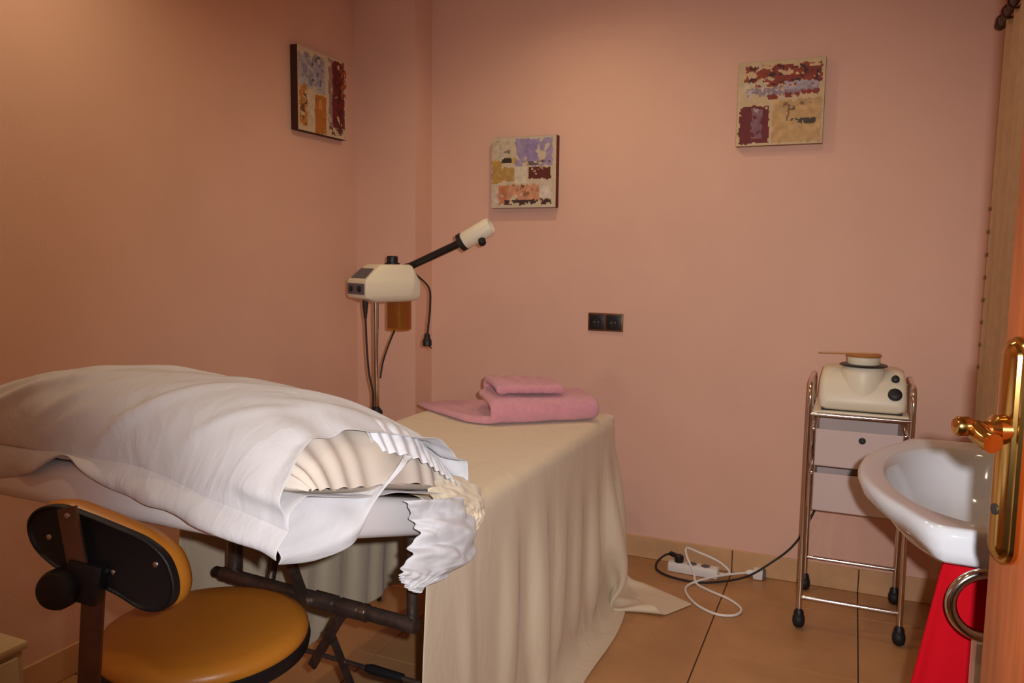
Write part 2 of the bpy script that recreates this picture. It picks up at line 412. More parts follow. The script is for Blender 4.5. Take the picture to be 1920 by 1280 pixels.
def ridge(x, w): return math.exp(-(x/w)**2)
def fold(u, th):
    """soft diagonal folds of the case, u -1..1, th section angle"""
    t = th/math.pi
    a = .006+.009*nz(u*2.1+t*2.4, t*1.6-u*.5, 3.3)+.0045*nz(u*5.5+t*6.5, t*2-u*1.2, 8.1)
    for u0, sl, w, am in ((-.95, 1.5, .07, .008), (-.70, 1.7, .045, .010), (-.52, 1.5, .05, .007), (-.25, 1.9, .07, .011), (-.02, 1.2, .045, .008), (.16, 1.6, .06, .010), (.34, .9, .04, .008), (.50, 1.3, .05, .009), (.66, .7, .035, .006)):
        q = u-u0-sl*(t-.22)-.05*nz(t*4, u0*9)
        a += am*ridge(q, w)*max(0, .5+1.3*nz(t*3.5+u0*5, u*2.2, u0*7))
    return max(a, 0)
cs = []
NU, NK = 150, 120
for k in range(NK+1):
    th = 2*math.pi*k/NK
    deg = math.degrees(th)
    # right-hand opening: slants back over the crest, longer again behind
    if deg <= 75: um = 1.0-.075*(deg/75)
    elif deg <= 200: um = .925+.085*min(1, (deg-75)/40)
    else: um = 1.01-.01*((deg-200)/160)
    row = []
    for i in range(NU+1):
        u = -1.03+(um+1.03)*i/NU
        uu = max(-1, min(.93, u))
        p = pil(uu, th, .012)
        p.x += (u-uu)*(PX1-PX0)/2
        rag = max(0, (i/NU-.86)/.14)
        n = Vector((0, -math.cos(th)*.7, max(0, math.sin(th))+.10)).normalized()
        p += n*fold(u, th)*(min(1, .25+deg/35) if deg < 185 else .2)
        if 8 < deg < 190:
            p += n*(.010*rag+.006*rag*math.sin(deg*.17+2*nz(deg*.03, u)))
        # front lower corner of the open end sags off the mattress edge
        if deg < 28 or deg > 332:
            dd_ = min(deg, 360-deg); s_ = (1-dd_/28)**1.3*max(0, (u-.30)/.70)**1.5
            p.z -= .058*s_; p.y -= .026*min(1, s_*2.5); p.x += .006*s_
        row.append(p)
    cs.append(row)
co = MB().grid(cs).build('pillowcase', WHITEF, ang=180, solid=.0018, sub=1)
tag(co, 'crumpled white cotton pillowcase with open end on the raised headrest', 'pillowcase')
# flange hem along the front edge of the case
hem = []
for i in range(NU+1):
    a = Vector(cs[0][i]); u = -1.03+2.03*i/NU
    lift = .052*ridge(u-.06, .17)-.014*ridge(u+.45, .25)
    row = []
    for k in range(6):
        q = k/5
        row.append(a + Vector((0, .004-(.018+.016*max(0, min(1, (u+.1)/.3)))*math.sin(q*2.0)+.004*math.sin(u*21+q)*q, .004-(.050-lift-.012*max(0, min(1, (u-.2)/.5)))*q+.005*nz(u*8, q*2)*q)))
    hem.append(row)
MB().grid(hem).build('flange', WHITEF, co, ang=180, solid=.002, sub=1)
def coons(inner, outer, n, m, fn):
    a, b = spline(inner, 16), spline(outer, 16); out = []
    for i in range(n):
        s = i/(n-1)*(len(a)-1); i0 = min(int(s), len(a)-2); t = s-i0
        s2 = i/(n-1)*(len(b)-1); j0 = min(int(s2), len(b)-2); t2 = s2-j0
        A = a[i0].lerp(a[i0+1], t); B = b[j0].lerp(b[j0+1], t2)
        out.append([A.lerp(B, k/(m-1))+fn(i/(n-1), k/(m-1)) for k in range(m)])
    return out
# under layer of the open end, hanging off the side of the headrest, with a rolled hem ridge
def ff(s, q):
    bulge = math.sin(q*math.pi)*.016
    rip = .006*math.sin(s*15+2*q+.6)*q+.005*nz(s*6, q*4)
    rim = .013*ridge(q-.80+.25*(s-.5), .13)
    return Vector((bulge+rip+rim, .3*rip, bulge*.6+.3*rip+rim*.5))
MB().grid(coons([(-.825, .935, .930), (-.805, 1.045, .940), (-.815, 1.14, .914), (-.812, 1.22, .894), (-.80, 1.27, .886)],
                [(-.802, .930, .842), (-.770, 1.005, .832), (-.756, 1.075, .840), (-.748, 1.128, .887), (-.740, 1.188, .942), (-.738, 1.236, .962)], 70, 26, ff)).build('under_flap', WHITEF, co, ang=180, solid=.002, sub=1)
# gathered back layer of the open end, falling over the pillow's end
def fg(s, q):
    rip = .0042*math.sin(s*70+5*nz(s*3, 1)+2.6*q)*(.25+.75*q)+.003*nz(s*9, q*5)
    return Vector((rip*.7, -.5*rip, .8*rip+.020*math.sin(q*math.pi)))
MB().grid(coons([pil(.80, R(a_), .016) for a_ in (86, 105, 125, 150, 172)],
                [(-.778, 1.19, .968), (-.745, 1.25, .950), (-.736, 1.31, .918), (-.733, 1.38, .876), (-.738, 1.46, .832)], 90, 22, fg)).build('gathered_end', WHITEF, co, ang=180, solid=.002, sub=1)

# ------------------------------------------------------------------ gathered elastic corner of the fitted cover
def bunch(spine, radii, ridg, amp, seed, flat):
    s = spline(spine, 14); n = len(s); rows = []
    rad = [np.interp(i/(n-1)*(len(radii)-1), range(len(radii)), radii) for i in range(n)]
    for i, p in enumerate(s):
        t = (s[min(i+1, n-1)]-s[max(i-1, 0)]).normalized()
        a = Vector((1, 0, 0)); a = (a-t*a.dot(t)).normalized(); b = t.cross(a)
        row = []
        for k in range(64):
            th = 2*math.pi*k/64
            q = rad[i]*(1+amp*math.sin(ridg*th+2.5*nz(i*.06, th, seed)*2)*.5+amp*1.6*nz(math.cos(th)*1.6+seed, math.sin(th)*1.6, i*.10)+amp*.8*nz(math.cos(th)*4, math.sin(th)*4+seed, i*.25))
            row.append(p+a*(q*math.cos(th)*flat)+b*(q*math.sin(th)))
        rows.append(row)
    m = MB().grid(rows, wrap=True)
    o = len(m.v); m.f.append(tuple(range(63, -1, -1))); m.f.append(tuple(range(o-64, o)))
    return m
cov = thing('fitted_cover', 'bunched white elastic-edged fitted cover hanging beside the pillow', 'cover', (-.74, 1.38, .68))
bunch([(-.765, 1.36, .865), (-.757, 1.42, .835), (-.745, 1.495, .795), (-.740, 1.515, .755), (-.738, 1.49, .735)], [.012, .028, .036, .034, .018], 11, .22, 2.2, .62).build('gathered_edge', SHEET, cov, ang=180, sub=1)
def fb(s, q):
    b = .040*math.sin(math.pi*q)**.6*(.35+.65*math.sin(math.pi*min(1, s*1.05+.08)))
    wr = .0055*math.sin(s*24+3*nz(q*2, s*2)+q*2.5)+.007*nz(s*9, q*3.5, 2.7)+.004*nz(s*20, q*7, 5.5)
    ruf = .007*math.sin(q*46+2*nz(q*5, 3))*max(0, (s-.66)/.34)+.003*math.sin(s*60)*ridge(q, .10)
    return Vector((b+wr+ruf*.8, .10*wr+ruf*.3, .3*wr-.010*max(0, (s-.8)/.2)*math.sin(q*math.pi)))
MB().grid(coons([(-.770, 1.262, .858), (-.762, 1.296, .800), (-.758, 1.277, .760), (-.752, 1.230, .733), (-.755, 1.232, .716)],
                [(-.752, 1.481, .812), (-.748, 1.520, .738), (-.750, 1.508, .668), (-.752, 1.400, .662), (-.755, 1.285, .672)], 90, 60, fb)).build('hanging_corner', WHITEF, cov, ang=180, solid=.003, sub=1)

# ------------------------------------------------------------------ pink towel
def towel():
    ax = Vector((.775, .632, 0)); pd = Vector((-.632, .775, 0)); o = Vector((-1.12, 2.415, BZ+.012))
    th = .032
    cl = [(.40, .0), (.30, 0), (.20, 0), (.10, 0), (.045, .001), (.010, .010), (.0, .032), (.012, .056), (.045, .067), (.10, .071), (.17, .072), (.215, .082), (.225, .103), (.205, .118), (.15, .121), (.09, .117), (.05, .112), (.03, .102)]
    pts = [Vector((p, 0, z)) for p, z in cl]; pts = spline(pts, 3); N = len(pts)
    out, inn = [], []
    for i, p in enumerate(pts):
        t = (pts[min(i+1, N-1)]-pts[max(i-1, 0)]).normalized(); n = Vector((-t.z, 0, t.x))
        q = th/2*(1 if 0 < i < N-1 else .4)
        out.append(p+n*q); inn.append(p-n*q)
    loop = out+inn[::-1]
    # tail and layers start and stop at different places along the axis
    rows = []
    NS = 40
    for s in range(NS+1):
        f = s/NS; row = []
        endr = min(1, min(f, 1-f)/.04)**.5
        for i, p in enumerate(loop):
            k = i if i < N else 2*N-1-i
            m = k/(N-1)
            tail = max(0, (.30-m)/.30)
            a0 = -.19*tail**.8 + (.03 if m > .62 else 0)
            a1 = .40 - (.12 if m > .62 else 0) - .05*tail
            if m > .62: a1 -= 0
            c = pts[k]
            pp = c+(p-c)*(.35+.65*endr)
            wob = .005*nz(f*6, m*9, 2)+.003*nz(f*17, m*20, 5)
            z = pp.z*(1-.10*f)+wob
            row.append(o+ax*(a0+(a1-a0)*f)+pd*(pp.x+.5*wob)+Vector((0, 0, max(z, -.008)+.006)))
        rows.append(row)
    m = MB().grid(rows, wrap=True); nn = len(loop); o2 = len(m.v)
    for a in (0, NS):
        for i in range(N-1):
            b = a*nn; m.f.append((b+i, b+i+1, b+2*N-2-i, b+2*N-1-i))
    return m
tw = towel().build('towel', TOWELM, ang=60, sub=1)
tag(tw, 'pink terry towel loosely folded on the foot of the bed', 'towel')

# ------------------------------------------------------------------ work stool
ST = Vector((-1.14, 1.13, 0)); SZ = .597
st = thing('work_stool', 'ochre vinyl stool with black kidney-shaped back plate at the bed head', 'stool', ST)
MB().lathe([(.02, -.048), (.17, -.048), (.188, -.043), (.197, -.028), (.198, -.018), (.190, -.006), (.17, .001), (.12, .005), (.05, .006), (.003, .006)], 64, (ST.x, ST.y, SZ)).build('seat', OCHREV, st)
MB().lathe([(.05, -.070), (.186, -.064), (.1985, -.055), (.2015, -.040), (.200, -.030), (.197, -.0285), (.19, -.040)], 64, (ST.x, ST.y, SZ)).build('seat_rim', BLACKP, st)
MB().lathe([(.022, .12), (.022, .40), (.030, .41), (.030, .515)], 24, (ST.x, ST.y, 0)).build('column', BLACKP, st)
for k in range(5):
    a = 2*math.pi*k/5+.4; d = Vector((math.cos(a), math.sin(a), 0))
    MB().tube([ST+d*.02+Vector((0, 0, .13)), ST+d*.15+Vector((0, 0, .115)), ST+d*.25+Vector((0, 0, .085))], .016, 10, rr=[.02, .017, .013]).build('base_arm', BLACKP, st)
    c = MB().cyl(ST+d*.25+Vector((-d.y*.010, d.x*.010, .026)), ST+d*.25+Vector((d.y*.010, -d.x*.010, .026)), .026, 18).build('caster', BLACKR, st)
    MB().cyl(ST+d*.25+Vector((0, 0, .03)), ST+d*.25+Vector((0, 0, .085)), .007, 8).build('caster_stem', STEELD, c)
# height lever with black grip, under the right of the seat
MB().tube([ST+Vector((.025, .005, .50)), ST+Vector((.10, .0, .488)), ST+Vector((.15, -.002, .487))], .005, 8).build('lever', STEELD, st)
MB().tube([ST+Vector((.120, .0, .487)), ST+Vector((.145, -.002, .486)), ST+Vector((.215, -.008, .492))], .012, 10, rr=[.008, .014, .010]).build('lever_grip', BLACKP, st)
# back plate: kidney outline in a plane facing the camera side
bc = Vector((-1.022, .815, .862)); bn = Vector((.30, -.95, .10)).normalized()       # faces out of the stool, to the camera
bu = Vector((0, 0, 1)).cross(bn).normalized(); bv = bn.cross(bu)
tilt = R(-11); b1 = bu*math.cos(tilt)+bv*math.sin(tilt); b2 = bn.cross(b1)
def kidney(n=72, sc=1.0):
    ctl = [(-.158, .030), (-.145, .062), (-.105, .078), (-.05, .075), (.02, .066), (.08, .056), (.125, .034), (.152, -.004), (.158, -.040), (.140, -.066), (.10, -.074), (.05, -.060), (0, -.050), (-.045, -.048), (-.095, -.034), (-.138, -.008)]
    P = [Vector((x*sc*.80, y*sc*.80, 0)) for x, y in ctl]; P = P[-2:]+P+P[:3]
    sp = spline(P, 6)[12:-12]
    return [(p.x, p.y) for p in sp[:-1]]
def plate(layers):
    rows = []
    for sc, off in layers:
        rows.append([bc+b1*x+b2*y+bn*off for x, y in kidney(sc=sc)])
    m = MB().grid(rows, wrap=True); n = len(rows[0]); L = len(m.v)
    m.f.append(tuple(range(n))); m.f.append(tuple(range(L-n, L)))
    return m
bp = plate([(.90, .0045), (.94, .006), (.965, .0095), (.99, .0085), (1.0, .003), (1.0, -.006), (.97, -.009)]).build('back_plate', BLACKP, st, ang=35)
plate([(.98, -.009), (1.02, -.015), (1.03, -.028), (1.0, -.042), (.92, -.050), (.7, -.054)]).build('back_cushion', OCHREV, st, ang=50)
for x, y in ((-.088, .012), (.022, -.016), (.086, .012)):
    p = bc+b1*x+b2*y+bn*.004
    MB().lathe([(.0045, 0), (.0045, .002), (.002, .0035)], 12, p, bn).build('screw', SCREWM, bp)
# box housing and knob on the back plate
def obox(c, hx, hy, hz, bev=.004):
    m = MB().box((-hx, -hy, -hz), (hx, hy, hz), bev)
    m.v = [tuple(c+b1*p[0]+b2*p[1]+bn*p[2]) for p in m.v]; return m
obox(bc+b1*-.010+b2*-.034+bn*.016, .028, .030, .013).build('clamp_housing', BLACKP, st)
kc = bc+bu*-.048+bv*-.040+bn*.016
MB().lathe([(.012, -.01), (.026, .0), (.030, .006), (.030, .022), (.026, .031), (.014, .035), (.002, .036)], 32, kc, bn).build('clamp_knob', BLACKP, st)
# flat upright bar: above the housing and below it
def strap(a, b, wv, w, t):
    a, b = Vector(a), Vector(b); d = (b-a).normalized(); wv = (wv-d*wv.dot(d)).normalized(); n = d.cross(wv)
    vs = []
    for p in (a, b):
        for i, j in ((-.5, -.5), (.5, -.5), (.5, .5), (-.5, .5)): vs.append(p+wv*(w*i)+n*(t*j))
    m = MB().add(vs, [(3, 2, 1, 0), (4, 5, 6, 7), (0, 1, 5, 4), (1, 2, 6, 5), (2, 3, 7, 6), (3, 0, 4, 7)]); return m
ta = bc+bu*-.047+bv*.078+bn*.018; tb = bc+bu*-.024+bv*-.012+bn*.022
up_bar = strap(ta, tb, b1, .030, .005).build('upright_bar', BRACK, st, smooth=False)
MB().lathe([(.0045, 0), (.0045, .0015), (.002, .003)], 12, ta.lerp(tb, .13)+bn*.0025, bn).build('rivet', SCREWM, up_bar)
la = Vector((-1.030, .803, .815)); lb = Vector((-1.075, .815, .575)); lc = Vector((-1.09, .87, .515)); ld_ = Vector((-1.13, 1.08, .506))
for a, b in ((la, lb), (lb, lc), (lc, ld_)):
    strap(a, b, b1, .036, .005).build('support_bar', BRACK, st, smooth=False)

# ------------------------------------------------------------------ cream cabinet in the corner of the view
cab = thing('low_cabinet', 'low cream cabinet by the left wall, only its corner in view', 'cabinet', (-2.02, .95, 0))
MB().box((-2.185, .55, .02), (-1.905, 1.275, .31), .004).build('body', BOXM, cab)
MB().box((-2.188, .545, .31), (-1.895, 1.285, .332), .006).build('top', BOXM, cab)
MB().box((-1.905, .57, .04), (-1.893, 1.255, .30), .003).build('front_panel', BOXM, cab)

# ------------------------------------------------------------------ facial steamer on its stand
SX, SY = -1.70, 2.60
stm = thing('facial_steamer', 'cream facial steamer with black swivel arm on a chrome stand', 'steamer', (SX, SY, 0))
MB().lathe([(.011, .06), (.011, 1.17)], 18, (SX, SY, 0)).build('pole', CHROME, stm)
MB().lathe([(.016, .58), (.016, .66), (.024, .665), (.024, .715), (.013, .73), (.0112, .735)], 20, (SX, SY, 0)).build('height_clamp', BLACKP, stm)
for k in range(5):
    a = 2*math.pi*k/5+.3; d = Vector((math.cos(a), math.sin(a), 0)); o = Vector((SX, SY, 0))
    MB().tube([o+Vector((0, 0, .09)), o+d*.09+Vector((0, 0, .08)), o+d*.14+Vector((0, 0, .06))], .012, 10).build('base_arm', CHROME, stm)
    MB().cyl(o+d*.14+Vector((-d.y*.008, d.x*.008, .03)), o+d*.14+Vector((d.y*.008, -d.x*.008, .03)), .029, 16).build('caster', BLACKR, stm)
# housing: local u (along, towards the camera's right), local v (depth)
hu = Vector((.451, .893, 0)).normalized(); hv = Vector((-hu.y, hu.x, 0)); ho = Vector((SX, SY, 0))
def HP(u, v, z): return ho+hu*u+hv*v+Vector((0, 0, z))
def loft(secs):
    """closed sections of equal count"""
    m = MB().grid(secs, wrap=True); n = len(secs[0]); L = len(m.v)
    m.f.append(tuple(range(n))[::-1]); m.f.append(tuple(range(L-n, L))); return m
def rrect(u0, u1, v0, v1, r, z, n=4):
    out = []
    for cu, cv, a0 in ((u1-r, v1-r, 0), (u0+r, v1-r, 90), (u0+r, v0+r, 180), (u1-r, v0+r, 270)):
        for k in range(n+1):
            a = R(a0+90*k/n); out.append(HP(cu+r*math.cos(a), cv+r*math.sin(a), z))
    return out
hb = loft([rrect(-.040, .125, -.055, .055, .015, 1.146), rrect(-.055, .145, -.068, .068, .015, 1.154), rrect(-.080, .155, -.073, .073, .010, 1.162), rrect(-.085, .160, -.076, .076, .008, 1.172),
           rrect(-.085, .160, -.076, .076, .008, 1.222), rrect(-.083, .157, -.073, .073, .008, 1.230), rrect(-.020, .135, -.058, .058, .012, 1.284), rrect(-.010, .125, -.05, .05, .012, 1.290)])
hous = hb.build('housing', CREAMP, stm, ang=32)
def quad_panel(pts, t, m, name, par):
    P = [Vector(p) for p in pts]; n = (P[1]-P[0]).cross(P[3]-P[0]).normalized()
    mb = MB().add([p-n*.001 for p in P]+[p+n*t for p in P], [(3, 2, 1, 0), (4, 5, 6, 7), (0, 1, 5, 4), (1, 2, 6, 5), (2, 3, 7, 6), (3, 0, 4, 7)])
    return mb.build(name, m, par, smooth=False)
quad_panel([HP(-.0855, .064, 1.176), HP(-.0855, -.064, 1.176), HP(-.0855, -.064, 1.218), HP(-.0855, .064, 1.218)], .002, GREYP, 'control_panel', hous)
quad_panel([HP(-.075, .055, 1.2375), HP(-.075, -.055, 1.2375), HP(-.034, -.046, 1.2735), HP(-.034, .046, 1.2735)], .002, GREYP, 'vent_panel', hous)
for v in (.034, -.030):
    MB().lathe([(.012, 0), (.012, .006), (.006, .010)], 18, HP(-.0865, v, 1.197), -hu).build('control_knob', DARKM, stm)
MB().lathe([(.030, 0), (.030, .006), (.022, .008), (.022, .030), (.018, .034)], 24, HP(.075, 0, 1.289)).build('filler_cap', BLACKP, stm)
jar = MB().lathe([(.047, 0), (.049, .004), (.049, .118), (.045, .118), (.045, .008)], 28, HP(.105, 0, 1.032)).build('water_jar', AMBER, stm)
MB().lathe([(.008, 0), (.012, .01), (.012, .10), (.01, .104)], 16, HP(.105, 0, 1.042)).build('heating_element', CHROME, jar)
A0, A1, A2 = HP(.150, -.02, 1.285), Vector((-1.345, 2.63, 1.375)), Vector((-1.235, 2.645, 1.435))
MB().tube([HP(.105, -.01, 1.272), A0, A1], .0145, 16).build('arm', BLACKP, stm)
dr = (A2-A1).normalized()
MB().lathe([(.018, -.012), (.034, -.004), (.034, .012), (.026, .020)], 24, A1, dr).build('arm_collar', BLACKP, stm)
nh = MB().lathe([(.031, .012), (.033, .02), (.034, .12), (.030, .130), (.024, .132), (.023, .10)], 28, A1, dr).build('nozzle_head', CREAMP, stm)
MB().lathe([(.010, 0), (.014, .004), (.014, .020), (.011, .024)], 18, A1+dr*.085+Vector((.012, -.015, -.028)), (.4, -.5, -.77)).build('nozzle', BLACKP, stm)
MB().tube(spline([HP(.142, -.035, 1.262), HP(.160, -.05, 1.245), (-1.515, 2.69, 1.20), (-1.488, 2.65, 1.13), (-1.473, 2.61, 1.06), (-1.472, 2.60, 1.02)], 8), .0042, 8).build('mains_cord', CORD, stm)
MB().lathe([(.006, .05), (.011, .042), (.012, .03), (.017, .022), (.018, .004), (.014, 0)], 18, (-1.472, 2.60, .985)).tube([(-1.470, 2.60, .988), (-1.452, 2.60, .978)], .0025, 6).build('mains_plug', BLACKP, stm)
def SQ(a, z): return Vector((SX+.918*a+.014, SY+.396*a-.022, z))
MB().lathe([(.0055, 0), (.011, .05), (.011, .072)], 14, SQ(-.040, 1.080)).tube(spline([SQ(-.040, 1.085), SQ(-.036, .98), SQ(-.028, .87), SQ(-.012, .78), SQ(-.022, .70), SQ(-.045, .64)], 8), .0042, 8).build('hose', CORD, stm)
MB().tube(spline([HP(.085, 0, 1.032), SQ(.045, .97), SQ(.026, .91), SQ(.016, .85)], 8), .0035, 8).build('drain_tube', CORD, stm)

# ------------------------------------------------------------------ canvases
def paint(n, seed, ops, bg):
    rng = np.random.RandomState(seed)
    img = np.zeros((n, n, 3)); img[:] = bg
    yy, xx = np.mgrid[0:n, 0:n]/(n-1.0)
    def fbm(sc, off):
        out = np.zeros((n, n))
        for i in range(n):
            for j in range(n):
                out[i, j] = noise.fractal(Vector((j/n*sc+off, i/n*sc-off, seed)), 1.0, 2.0, 2)
        return out
    N1 = fbm(5, 1.7); N2 = fbm(12, 5.2)
    img *= (1+.05*N2[..., None])
    for x0, x1, y0, y1, col, den, sc in ops:
        Nn = N1 if sc == 0 else N2
        ex = .02*N2
        m = (xx > x0+ex) & (xx < x1+ex) & (yy > y0+ex) & (yy < y1-ex)
        if den < 1: m &= (np.roll(Nn, int(rng.randint(0, n)), axis=1) > (0.45-den)*1.2)
        img[m] = np.array(col)*(1+.12*N2[m][:, None])
    return np.clip(img*.90, 0, 255)
def canvas(name, label, img, size, depth, edge_mat, origin, ux, nrm):
    """origin = lower left of the front face"""
    o = Vector(origin); ux = Vector(ux); uz = Vector((0, 0, 1)); nrm = Vector(nrm); n = img.shape[0]
    t = thing(name, label, 'painting', o+ux*size/2-nrm*depth, 'abstract canvases on the walls')
    vs = []
    for dz in (0, -depth):
        for a, b in ((0, 0), (1, 0), (1, 1), (0, 1)): vs.append(o+ux*(a*size)+uz*(b*size)+nrm*dz)
    MB().add(vs, [(0, 1, 2, 3), (7, 6, 5, 4), (0, 4, 5, 1), (1, 5, 6, 2), (2, 6, 7, 3), (3, 7, 4, 0)]).build('stretcher_frame', edge_mat, t, smooth=False)
    g = [[o+ux*(size*(.002+.996*j/n))+uz*(size*(.998-.996*i/n))+nrm*.0012 for j in range(n+1)] for i in range(n+1)]
    f = MB().grid(g); front = f.build('painted_front', paint_mat(), t, smooth=False)
    me = front.data; ca = me.color_attributes.new('paint', 'FLOAT_COLOR', 'CORNER')
    vals = np.ones((len(me.loops), 4))
    for p in me.polygons:
        i, j = divmod(p.index, n)
        c = img[i, j]
        for li in p.loop_indices: vals[li, :3] = [lin(max(0, x)) for x in c]
    ca.data.foreach_set('color', vals.ravel())
    return t
PMAT = []
def paint_mat():
    if PMAT: return PMAT[0]
    m = bpy.data.materials.new('thick_paint'); m.use_nodes = True; nt = m.node_tree; b = nt.nodes['Principled BSDF']
    a = nt.nodes.new('ShaderNodeAttribute'); a.attribute_name = 'paint'; nt.links.new(a.outputs['Color'], b.inputs['Base Color'])
    b.inputs['Roughness'].default_value = .6
    n = nt.nodes.new('ShaderNodeTexNoise'); n.inputs['Scale'].default_value = 90; bp_ = nt.nodes.new('ShaderNodeBump'); bp_.inputs['Strength'].default_value = .3; bp_.inputs['Distance'].default_value = .003
    tc = nt.nodes.new('ShaderNodeTexCoord'); nt.links.new(tc.outputs['Object'], n.inputs['Vector'])
    nt.links.new(n.outputs['Fac'], bp_.inputs['Height']); nt.links.new(bp_.outputs[0], b.inputs['Normal'])
    PMAT.append(m); return m
CR = (226, 204, 168)
i1 = paint(72, 11, [(.0, .55, .08, .5, (190, 184, 182), .75, 0), (.08, .5, .05, .45, (150, 148, 160), .42, 1), (.28, .5, .05, .42, (92, 90, 100), .22, 1), (.32, .52, .12, .40, (176, 168, 186), .4, 1),
                    (.02, .18, .44, .95, (206, 140, 60), .6, 1), (.02, .16, .5, .98, (120, 74, 40), .25, 1), (.18, .30, .48, .95, (226, 206, 170), .9, 1), (.33, .56, .52, 1.0, (196, 120, 40), 1, 0), (.4, .48, .55, .7, (214, 150, 80), .4, 1),
                    (.62, .72, .02, .92, (164, 136, 132), .85, 1), (.70, .96, .02, .88, (122, 30, 28), .85, 1), (.84, 1.0, .02, .5, (176, 84, 36), .4, 1), (.74, .9, .1, .9, (84, 22, 22), .4, 1), (.62, .98, .88, .98, (110, 50, 40), .4, 1)], CR)
i2 = paint(72, 23, [(.0, .3, .05, .32, (214, 196, 168), .8, 0), (.38, .95, .02, .42, (172, 152, 186), .55, 0), (.55, .72, .02, .35, (160, 140, 184), .8, 1), (.0, .16, .32, .65, (206, 160, 76), .9, 0), (.0, .36, .42, .62, (200, 158, 88), .7, 0), (.30, .38, .28, .36, (212, 172, 84), .8, 1),
                    (.15, .31, .29, .36, (62, 46, 40), .7, 1), (.14, .3, .18, .22, (150, 132, 110), .6, 1), (.47, .92, .345, .40, (120, 92, 90), .5, 1), (.37, .56, .42, .66, (236, 220, 192), 1, 0), (.58, .93, .43, .60, (104, 36, 28), .85, 1), (.6, .9, .42, .5, (200, 160, 130), .22, 1),
                    (.10, .78, .68, .92, (222, 158, 118), .85, 0), (.12, .25, .68, .95, (214, 132, 92), .8, 1), (.30, .75, .68, .82, (176, 116, 80), .25, 1), (.76, .95, .70, .86, (240, 224, 204), 1, 0), (.2, .94, .89, .965, (74, 48, 38), .46, 1), (.02, .10, .75, .98, (226, 210, 190), .9, 1), (.48, .52, .68, .78, (110, 60, 46), .8, 1)], (224, 204, 172))
i3 = paint(72, 37, [(.08, .97, .04, .30, (158, 64, 36), .62, 1), (.4, .97, .05, .28, (146, 52, 30), .6, 1), (.1, .95, .05, .28, (76, 32, 24), .22, 1), (.1, .95, .04, .2, (226, 190, 140), .2, 1), (.05, .35, .24, .36, (224, 202, 168), .6, 1),
                    (.10, .95, .31, .41, (164, 140, 146), .7, 1), (.55, .93, .25, .35, (192, 176, 186), .8, 1), (.1, .55, .33, .45, (214, 200, 196), .35, 1), (.36, .47, .41, .46, (150, 48, 30), .9, 1), (.56, .72, .39, .44, (150, 48, 30), .9, 1), (.74, .95, .36, .42, (150, 48, 30), .95, 1),
                    (.42, .99, .47, .98, (214, 172, 112), .9, 0), (.02, .38, .53, .98, (116, 28, 30), .93, 1), (.17, .30, .56, .93, (146, 100, 108), .7, 1), (.2, .25, .56, .64, (196, 172, 176), .7, 1), (.62, .93, .70, .76, (76, 62, 44), .5, 1),
                    (.585, .61, .60, .76, (132, 96, 60), .9, 1), (.61, .68, .55, .60, (132, 96, 60), .8, 1), (.55, .9, .50, .54, (150, 110, 70), .35, 1)], (226, 196, 150))
canvas('canvas_painting', 'canvas painting with orange block and dark red stripe on the left wall', i1, .345, .035, CANVS1, (-2.165, 2.735, 1.845), (0, 1, 0), (1, 0, 0))
canvas('canvas_painting', 'canvas painting with lavender and mustard patches above the steamer arm', i2, .315, .035, CANVS2, (-1.548, YB-.036, 1.546), (1, 0, 0), (0, -1, 0))
canvas('canvas_painting', 'canvas painting with rust-red top and maroon lower corner above the trolley', i3, .325, .030, CANVS3, (-.468, YB-.031, 1.776), (1, 0, 0), (0, -1, 0))

# ------------------------------------------------------------------ double socket
sk = thing('wall_socket', 'dark double wall socket plate with bronze frame on the pink wall', 'socket', (-1.0, YB, 1.0))
MB().box((-1.080, YB-.009, 1.003), (-.921, YB-.0005, 1.083), .002).build('frame', GOLDF, sk)
for x0 in (-1.074, -.997):
    p = MB().box((x0, YB-.012, 1.010), (x0+.070, YB-.0085, 1.076), .0015).build('insert', DARKM, sk)
    MB().lathe([(.026, 0), (.026, .0025), (.022, .003), (.021, .0005), (.002, .0005)], 24, (x0+.035, YB-.012, 1.043), (0, -1, 0)).build('outlet_ring', BLACKP, p)
    MB().lathe([(.003, 0), (.0035, .001), (.003, .002)], 8, (x0+.026, YB-.0125, 1.043), (0, -1, 0)).lathe([(.003, 0), (.0035, .001), (.003, .002)], 8, (x0+.044, YB-.0125, 1.043), (0, -1, 0)).build('contact', SCREWM, p)

# ------------------------------------------------------------------ trolley
TX0, TX1, TY0, TY1 = -.122, .205, 2.945, 3.285
tr = thing('chrome_trolley', 'chrome tube trolley on black casters with two milky drawers', 'trolley', ((TX0+TX1)/2, (TY0+TY1)/2, 0))
for x in (TX0, TX1):
    pts = [(x, TY0-.01, .062), (x, TY0+.005, .80)]+[(x, TY0+.005+.055*(1-math.cos(a)), .84+.055*math.sin(a)) for a in (0, .4, .8, 1.2, 1.57)]
    pts += [(x, TY1-.06+.055*math.sin(a), .84+.055*math.cos(a)) for a in (0, .4, .8, 1.2, 1.57)]+[(x, TY1-.005, .80), (x, TY1+.01, .062)]
    MB().tube(pts, .0095, 12).build('side_frame', CHROME, tr)
for (y, z) in ((TY0+.004, .785), (TY1-.004, .785), (TY0-.008, .115), (TY1+.008, .140)):
    MB().tube([(TX0, y, z), (TX1, y, z)], .008, 10).build('crossbar', CHROME, tr)
for x in (TX0, TX1):
    for y in (TY0-.01, TY1+.01):
        cst = MB().lathe([(.010, -.021), (.021, -.017), (.0275, -.007), (.0275, .007), (.021, .017), (.010, .021)], 20, (x, y, .0285), (1, 0, 0)).build('caster', BLACKR, tr)
        MB().lathe([(.018, 0), (.016, .012), (.010, .020), (.008, .026)], 14, (x, y, .050)).build('caster_fork', BLACKP, cst)
